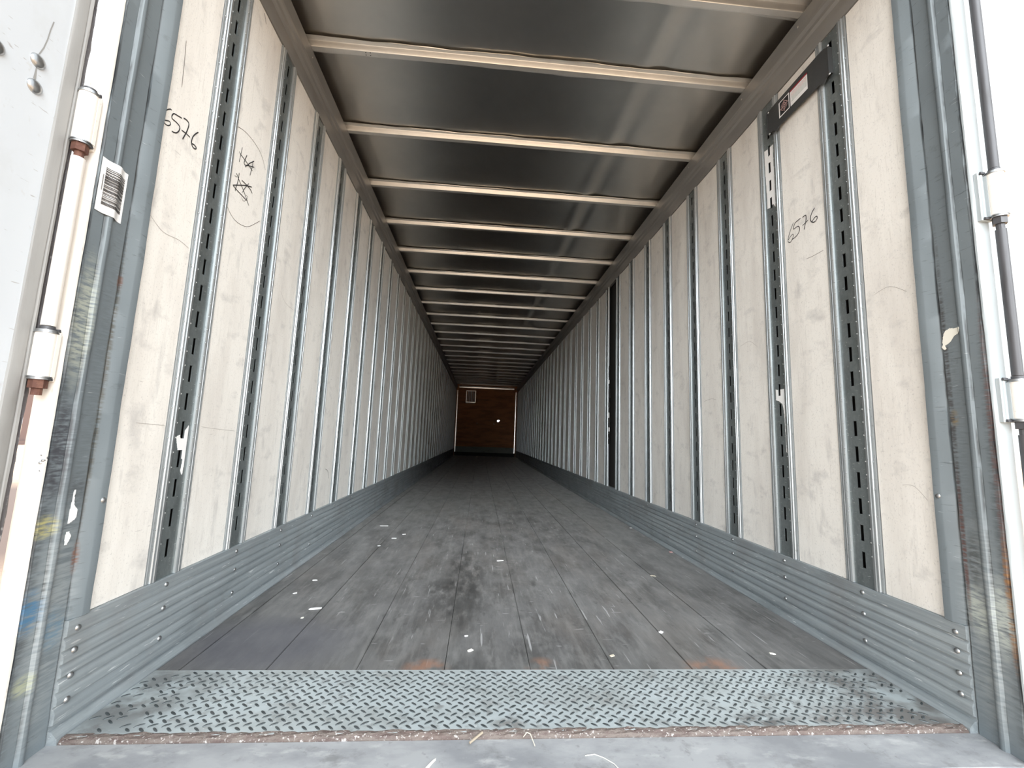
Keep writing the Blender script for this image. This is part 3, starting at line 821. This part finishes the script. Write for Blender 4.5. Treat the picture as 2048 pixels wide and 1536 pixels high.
# ------------------------------------------------------------------ open cargo door on the left
TH = math.radians(2.0)
DB = Vector((-1.271, 1.049, 0))
DD = Vector((-math.sin(TH), -math.cos(TH), 0)); DN = Vector((math.cos(TH), -math.sin(TH), 0))
def dpt(a, n, z): return tuple(DB + a * DD + n * DN + Vector((0, 0, z)))
def dbox(mb, a0, a1, n0, n1, z0, z1):
    v = [dpt(a, n, z) for a in (a0, a1) for n in (n0, n1) for z in (z0, z1)]
    mb.add(v, [(0, 1, 3, 2), (4, 6, 7, 5), (0, 4, 5, 1), (2, 3, 7, 6), (0, 2, 6, 4), (1, 5, 7, 3)])
door = thing('cargo_door', 'white cargo door swung open beside the left corner post', 'door', tuple(DB))
b = MB(); dbox(b, 0.0, 1.22, -0.045, 0.0, -0.06, 2.70)
put(b, 'door_panel', 'door_white', at=tuple(DB), parent=door)
b = MB()
b.extrude([(0.036, 0.0002), (0.035, 0.0045), (0.031, 0.006), (0.010, 0.006), (0.0085, 0.0035), (0.006, 0.0035), (0.004, 0.0065), (-0.001, 0.0065), (-0.003, 0.001), (-0.003, -0.04), (0.0, -0.0451), (-0.0005, 0.0002)],
          -0.055, 2.695, lambda p, q, t: dpt(p, q, t), steps=60, jitter=lambda i, p, q, t: (p + 0.0006 * wob(t * 3, i, 0, 7), q + 0.0005 * wob(t * 2, i, 1, 9)))
o = put(b, 'edge_seal', 'seal_grey', at=tuple(DB), parent=door, smooth=True); o['label'] = 'grey rubber edge seal'
b = MB()
b.extrude([(-0.0035, 0.0035), (-0.0035, -0.008), (-0.010, -0.010), (-0.0165, -0.007), (-0.0175, -0.002), (-0.012, 0.0030), (-0.0085, 0.0012)], -0.055, 2.695, lambda p, q, t: dpt(p, q, t), steps=120,
          jitter=lambda i, p, q, t: (p + 0.0011 * wob(t * 9, i, 0, 3), q + 0.0008 * wob(t * 7, i, 1, 2)))
o = put(b, 'seal_lip', 'seal_dark', at=tuple(DB), parent=door); o['label'] = 'dark worn lip of the seal'
for a, z in ((0.089, 1.596), (0.086, 1.534), (0.166, 1.557)):
    b = MB()
    b.dome(dpt(a, 0.0, z), DN, 0.0165, 0.0085, 24, 6)
    put(b, 'bolt', 'steel_bright', at=tuple(DB), parent=door, smooth=True)['label'] = 'round shiny bolt head'
b = MB()
pts = [(0.0895, 1.614), (0.083, 1.637), (0.079, 1.662), (0.0765, 1.692), (0.073, 1.717)]
for (a0, z0), (a1, z1) in zip(pts[:-1], pts[1:]):
    w = 0.0013
    b.add([dpt(a0 - w, 0.0005, z0), dpt(a0 + w, 0.0005, z0), dpt(a1 + w, 0.0005, z1), dpt(a1 - w, 0.0005, z1)], [(0, 1, 2, 3)])
b.add([dpt(0.0855, 0.0005, 1.551), dpt(0.092, 0.0005, 1.551), dpt(0.0905, 0.0005, 1.579), dpt(0.088, 0.0005, 1.579)], [(0, 1, 2, 3)])
put(b, 'drip_stain', 'seal_grey', at=tuple(DB), parent=door)['label'] = 'thin grey drip stains around the bolts'

# ------------------------------------------------------------------ barcode label on the left corner post
def on_jamb(mb, y0, y1, z0, z1, off, n=18):
    vs = []
    for k in range(n + 1):
        y = y0 + (y1 - y0) * k / n
        d = max(jamb_d(y), 0.0008, 0.0108 * math.exp(-((y - 1.1445) / 0.0165) ** 2)) + off
        vs += [(-(W - d), y, z0), (-(W - d), y, z1)]
    mb.add(vs, [(2 * k, 2 * k + 2, 2 * k + 3, 2 * k + 1) for k in range(n)])
at = (-W, 1.14, 1.389)
b = MB(); on_jamb(b, 1.1005, 1.1805, 1.3165, 1.4625, 0.0011)
lab = put(b, 'barcode_label', 'paper_white', at=at)
tag(lab, 'white barcode label stuck across the ridges of the left corner post', 'label')
b = MB()
z = 1.441
rb = random.Random(11)
while z > 1.337:
    h = rb.choice([0.0007, 0.0007, 0.0012, 0.0018, 0.0024])
    on_jamb(b, 1.1145, 1.1725, z - h, z, 0.0017)
    z -= h + rb.choice([0.0006, 0.0007, 0.0011, 0.0018])
put(b, 'bars', 'ink_black', at=at, parent=lab)
b = MB()
z = 1.418
while z > 1.376:
    on_jamb(b, 1.1085, 1.1110, z - 0.0016, z, 0.0017, 2); z -= 0.0026
put(b, 'small_print', 'ink_black', at=at, parent=lab)

# ------------------------------------------------------------------ torn paper
def inside(p, poly):
    x, y = p; c = False
    for (x0, y0), (x1, y1) in zip(poly, poly[1:] + poly[:1]):
        if (y0 > y) != (y1 > y) and x < (x1 - x0) * (y - y0) / (y1 - y0) + x0: c = not c
    return c
def paper_grid(poly, s, yc, d, cy=0.0017, cz=0.003):
    """a torn sheet on a post web, open where the slots are"""
    b = MB()
    ys = [p[0] for p in poly]; zs = [p[1] for p in poly]
    ny, nz = int((max(ys) - min(ys)) / cy) + 1, int((max(zs) - min(zs)) / cz) + 1
    idx = {}
    def vert(i, j):
        if (i, j) not in idx:
            idx[i, j] = len(b.v); b.v.append((s * (W - d), min(ys) + i * cy, min(zs) + j * cz))
        return idx[i, j]
    for i in range(ny):
        for j in range(nz):
            y, z = min(ys) + (i + .5) * cy, min(zs) + (j + .5) * cz
            if not inside((y, z), poly): continue
            if abs(y - yc) < 0.0080 and any(abs(z - q) < 0.029 for q in SLOTS): continue
            b.f.append((vert(i, j), vert(i + 1, j), vert(i + 1, j + 1), vert(i, j + 1))); b.m.append(0)
    return b
def paper(b, name, at, label, material='paper_white'):
    shift(b, at)
    o = b.build(name, material)
    so = o.modifiers.new('thickness', 'SOLIDIFY'); so.thickness = 0.0006; so.offset = 0
    o.location = at
    return tag(o, label, 'paper scrap', 'torn paper on the walls')
def shifted(poly, y_from, y_to): return [(y + y_to - y_from, z) for y, z in poly]
Y2 = Y0 + DY
paper(paper_grid(PAP_L[0], -1, Y0, 0.0018), 'torn_label', (-W, Y0, .69), 'torn white paper remnant low on the nearest left wall post')
paper(paper_grid(PAP_R[0], 1, Y2, 0.0018), 'torn_label', (W, Y2, 2.16), 'long white paper strip high on the second right wall post, below the bracket')
paper(paper_grid(PAP_S[0], 1, Y2, 0.0018), 'torn_label', (W, Y2, .95), 'curved white paper remnant halfway up the second right wall post')
def flat_paper(poly, s, off, name, label, material, steps=0):
    b = MB()
    ys = [p[0] for p in poly]; zs = [p[1] for p in poly]
    cy, cz = 0.0014, 0.002
    idx = {}
    def vert(i, j):
        if (i, j) not in idx:
            y = min(ys) + i * cy
            idx[i, j] = len(b.v); b.v.append((s * (W - max(jamb_d(y), 0.0008) - off), y, min(zs) + j * cz))
        return idx[i, j]
    for i in range(int((max(ys) - min(ys)) / cy) + 1):
        for j in range(int((max(zs) - min(zs)) / cz) + 1):
            if inside((min(ys) + (i + .5) * cy, min(zs) + (j + .5) * cz), poly):
                b.f.append((vert(i, j), vert(i + 1, j), vert(i + 1, j + 1), vert(i, j + 1))); b.m.append(0)
    return paper(b, name, (s * W, sum(ys) / len(ys), sum(zs) / len(zs)), label, material)
flat_paper(PAP_T[0], 1, 0.0016, 'peeled_patch', 'crumpled cream patch of peeling paint on the right corner post', 'paper_cream')
flat_paper(PAP_U[0], -1, 0.0016, 'peeled_patch', 'ragged white paper strip low on the left corner post, upper of two', 'paper_white')
flat_paper(PAP_U[1], -1, 0.0016, 'peeled_patch', 'small white paper flake low on the left corner post, lower of two', 'paper_white')

# ------------------------------------------------------------------ dark bracket with its sticker, right wall
at = (W, 1.72, 2.44)
br = thing('steel_bracket', 'dark flat steel bracket bridging the first two right wall posts, warning sticker on it', 'bracket', at)
b = MB()
out = [(1.530, 2.375), (1.548, 2.368), (1.562, 2.352), (1.585, 2.366), (1.835, 2.372), (1.862, 2.358), (1.878, 2.376), (1.918, 2.384), (1.922, 2.500), (1.905, 2.508), (1.86, 2.512), (1.585, 2.515), (1.552, 2.512), (1.534, 2.500)]
b.extrude(out, 0.0135, 0.019, lambda p, q, t: (W - t, p, q))
put(b, 'plate', 'bracket_dark', at=at, parent=br)
b = MB()
b.box(W - 0.022, W - 0.001, 1.530, 1.5335, 2.376, 2.500)
b.box(W - 0.022, W - 0.001, 1.919, 1.9225, 2.385, 2.500)
put(b, 'hook', 'bracket_dark', at=at, parent=br)
for y, z in ((1.531, 2.505), (1.531, 2.369), (1.913, 2.503), (1.909, 2.379)):
    b = MB(); b.dome((W - 0.0195, y, z), (-1, 0, 0), 0.006, 0.004, 10, 3)
    put(b, 'rivet', 'steel_bright', at=at, parent=br, smooth=True)
def wallrect(mb, y0, y1, z0, z1, d):
    mb.add([(W - d, y0, z0), (W - d, y1, z0), (W - d, y1, z1), (W - d, y0, z1)], [(0, 1, 2, 3)])
sat = (W - 0.019, 1.742, 2.447)
b = MB(); wallrect(b, 1.6455, 1.839, 2.4035, 2.4925, 0.0193)
stk = put(b, 'warning_sticker', 'ink_black', at=sat)
tag(stk, 'black edged white warning sticker with a red band on the dark bracket', 'sticker')
b = MB(); wallrect(b, 1.763, 1.8355, 2.4065, 2.4895, 0.0197); wallrect(b, 1.6485, 1.757, 2.4065, 2.481, 0.0197)
put(b, 'white_field', 'paper_white', at=sat, parent=stk)
b = MB(); wallrect(b, 1.6485, 1.757, 2.481, 2.4895, 0.0197)
put(b, 'red_band', 'sticker_red', at=sat, parent=stk)
b = MB(); wallrect(b, 1.768, 1.8275, 2.4125, 2.4845, 0.0199)
put(b, 'black_square', 'ink_black', at=sat, parent=stk)
b = MB()
cy, cz = 1.798, 2.449
def bar(y0, z0, y1, z1, w):
    d = Vector((y1 - y0, z1 - z0)).normalized(); n = Vector((-d.y, d.x)) * w / 2
    b.add([(W - 0.0201, y0 + n.x, z0 + n.y), (W - 0.0201, y0 - n.x, z0 - n.y), (W - 0.0201, y1 - n.x, z1 - n.y), (W - 0.0201, y1 + n.x, z1 + n.y)], [(0, 1, 2, 3)])
for r0 in (0.012, 0.021):
    for k in range(24):
        a0, a1 = k * math.pi / 12, (k + 1) * math.pi / 12
        if r0 > 0.02 and k % 12 in (0, 11): continue
        bar(cy + r0 * math.cos(a0), cz + r0 * math.sin(a0), cy + r0 * math.cos(a1), cz + r0 * math.sin(a1), 0.0028)
bar(cy - 0.029, cz + 0.004, cy + 0.029, cz - 0.004, 0.0035); bar(cy, cz - 0.031, cy, cz + 0.031, 0.0035)
put(b, 'pictogram', 'sticker_pink', at=sat, parent=stk)['label'] = 'pale cross and circle figure'
b = MB()
for k in range(7):
    z = 2.474 - 0.0072 * k
    b.mi = 0 if k < 3 else 1
    y = 1.654
    while y < 1.748:
        l = random.uniform(0.006, 0.02)
        wallrect(b, y, min(y + l, 1.75), z - 0.0032, z, 0.0199)
        y += l + 0.004
put(b, 'print_lines', ['sticker_pink', 'sticker_grey'], at=sat, parent=stk)['label'] = 'rows of tiny unreadable print'

# ------------------------------------------------------------------ air vent and marks on the far wall
at = (-0.645, YEND - 0.03, 2.36)
vt = thing('air_vent', 'pale louvred air vent near the top of the far plywood wall', 'vent', at)
b = MB()
x0, x1, z0, z1 = -0.84, -0.45, 2.11, 2.60
for bx in ((x0, x1, z1 - 0.03, z1), (x0, x1, z0, z0 + 0.03), (x0, x0 + 0.025, z0 + 0.03, z1 - 0.03), (x1 - 0.025, x1, z0 + 0.03, z1 - 0.03)):
    b.box(bx[0], bx[1], YEND - 0.035, YEND - 0.0005, bx[2], bx[3])
put(b, 'frame', 'trim_pale', at=at, parent=vt)
for k in range(5):
    x = x0 + 0.055 + k * 0.068
    b = MB(); b.extrude([(x, YEND - 0.026), (x + 0.044, YEND - 0.031), (x + 0.046, YEND - 0.028), (x + 0.004, YEND - 0.022)], z0 + 0.03, z1 - 0.03, lambda p, q, t: (p, q, t))
    put(b, 'slat', 'paper_white', at=at, parent=vt)
b = MB(); b.extrude([(YEND - 0.036, z0 - 0.005), (YEND - 0.075, z0 - 0.03), (YEND - 0.07, z0 - 0.035), (YEND - 0.0365, z0 - 0.015)], x0, x1 - 0.03, lambda p, q, t: (t, p, q))
put(b, 'bottom_lip', 'paper_white', at=at, parent=vt)
for x, z, lab in ((-.355, 1.29, 'tiny pale bolt head on the far wall, below the air vent'), (.325, 1.29, 'tiny pale bolt head on the far wall, just below the bright hole')):
    b = MB(); b.dome((x, YEND - 0.0003, z), (0, -1, 0), 0.028, 0.02, 10, 3)
    tag(put(b, 'bolt_head', 'trim_pale', at=(x, YEND, z), smooth=True), lab, 'bolt')

# ------------------------------------------------------------------ litter on the floor and the sill
def scrap(name, x, y, ln, wd, rot, material, label, z=0.0, h=0.003, cat='scrap'):
    b = MB()
    n = 9
    rr = random.Random(int((x + 5) * 1000 + y * 77))
    outl = []
    for k in range(n):
        a = 2 * math.pi * k / n
        f = rr.uniform(0.75, 1.1)
        px = max(-1, min(1, 1.35 * math.cos(a))) * ln / 2 * f; py = max(-1, min(1, 1.35 * math.sin(a))) * wd / 2 * f
        outl.append((px, py))
    ca, sa = math.cos(rot), math.sin(rot)
    b.extrude([(ca * p - sa * q, sa * p + ca * q) for p, q in outl], 0.0003, h, lambda p, q, t: (x + p, y + q, z + t + 0.15 * h * math.sin(p * 300)))
    tag(put(b, name, material, at=(x, y, z)), label, cat, 'scraps of litter on the trailer floor')
R = math.radians
for a in [
    ('paper_scrap', -0.896, 2.009, .058, .016, R(14), 'paper_white', 'largest white sliver of paper on the floor, near the left scuff plate'),
    ('paper_scrap', -0.913, 1.915, .012, .010, 0, 'paper_cream', 'small pale crumb on the floor just in front of the largest paper sliver'),
    ('paper_scrap', -1.035, 2.372, .026, .010, R(10), 'paper_white', 'short white scrap on the floor behind the largest sliver, near the left scuff plate'),
    ('paper_scrap', -1.056, 2.188, .018, .010, R(30), 'paper_white', 'white chip on the floor beside the left scuff plate, nearest to it'),
    ('paper_scrap', -0.979, 3.727, .07, .022, R(5), 'paper_white', 'wide white scrap lying deepest among those on the left of the floor'),
    ('paper_scrap', -0.813, 3.303, .034, .016, R(0), 'paper_white', 'nearer of two small white scraps side by side, left part of the floor'),
    ('paper_scrap', -0.764, 3.436, .028, .014, R(20), 'paper_white', 'farther of two small white scraps side by side, left part of the floor'),
    ('paper_scrap', -0.871, 3.082, .020, .012, 0, 'paper_white', 'lone white speck in front of the two side by side scraps on the floor'),
    ('paper_scrap', -0.214, 1.648, .022, .014, R(35), 'paper_cream', 'crumpled pale bit on the floor just behind the middle of the tread plate'),
    ('paper_scrap', -0.232, 1.760, .014, .008, R(-10), 'paper_white', 'tiny white chip on the floor behind the crumpled pale bit'),
    ('paper_scrap', -0.052, 2.774, .044, .010, R(14), 'paper_white', 'thin white strip lying in the middle of the floor'),
    ('paper_scrap', 0.564, 1.799, .018, .014, R(40), 'paper_white', 'white crumb on the right half of the floor, beside a plank seam'),
    ('paper_scrap', 0.920, 1.625, .022, .008, R(-30), 'paper_cream', 'pale chip on the floor near the right end of the tread plate'),
    ('wood_chip', 0.300, 1.610, .020, .010, R(15), 'straw', 'straw-coloured chip on the floor behind the tread plate, right of centre'),
    ('wood_chip', 0.830, 2.52, .030, .010, R(-10), 'straw', 'straw-coloured chip far to the right on the floor'),
    ('pink_scrap', 1.186, 3.057, .026, .020, R(10), 'pink_bit', 'pink scrap lying against the right scuff plate'),
    ('paper_scrap', 1.182, 3.86, .022, .016, 0, 'paper_white', 'white speck against the right scuff plate, beyond the pink scrap'),
]: scrap(*a)
scrap('paper_strip', -0.296, 1.128, .040, .0065, R(58), 'paper_cream', 'curled cream strip lying on the grey sill', z=-0.0115, h=0.002)
b = MB()
b.cyl((-0.205, 1.188, -0.0045), (-0.172, 1.211, 0.0055), 0.0030, 8)
tag(put(b, 'wood_stick', 'twig', at=(-0.19, 1.2, 0.0)), 'short brown stick lying against the rusty edge of the tread plate', 'stick')
b = MB()
P = [(-0.066, 1.196, .003), (-0.056, 1.208, .006), (-0.047, 1.204, .005), (-0.038, 1.178, -.007)]
for p, q in zip(P[:-1], P[1:]): b.cyl(p, q, 0.0012, 6)
tag(put(b, 'straw_stem', 'straw', at=(-0.05, 1.2, 0.0)), 'thin bent straw lying over the rusty edge, right of the stick', 'straw')
b = MB()
P = [(0.085, 1.148), (0.11, 1.152), (0.13, 1.140), (0.15, 1.120), (0.158, 1.100)]
for p, q in zip(P[:-1], P[1:]): b.cyl((p[0], p[1], -0.0108), (q[0], q[1], -0.0108), 0.0010, 6)
tag(put(b, 'tape_curl', 'paper_cream', at=(0.12, 1.13, -0.011)), 'thin curved pale thread lying on the grey sill', 'thread')

# ------------------------------------------------------------------ seen through the gap behind the left door
at = (-37.6, 38.2, -1.25)
r = thing('yard_pillar', 'distant brown pillar seen through the gap between open door and corner post', 'pillar', at)
b = MB()
d = Vector((0.72, 0.69, 0)); n = Vector((-0.69, 0.72, 0))
def ybox(c, hw, hd, z0, z1):
    vs = []
    for a in (-hw, hw):
        for e in (-hd, hd):
            for z in (z0, z1): vs.append(tuple(Vector(at) + d * (a + c) + n * e + Vector((0, 0, z))))
    b.add(vs, [(0, 1, 3, 2), (4, 6, 7, 5), (0, 4, 5, 1), (2, 3, 7, 6), (0, 2, 6, 4), (1, 5, 7, 3)])
ybox(-0.12, 0.26, 0.25, 0.36, 5.2)
put(b, 'shaft', 'pillar_brown', at=at, parent=r)
b = MB(); ybox(0, 1.1, 0.5, 0, 0.34)
put(b, 'base_block', 'pillar_brown', at=at, parent=r)
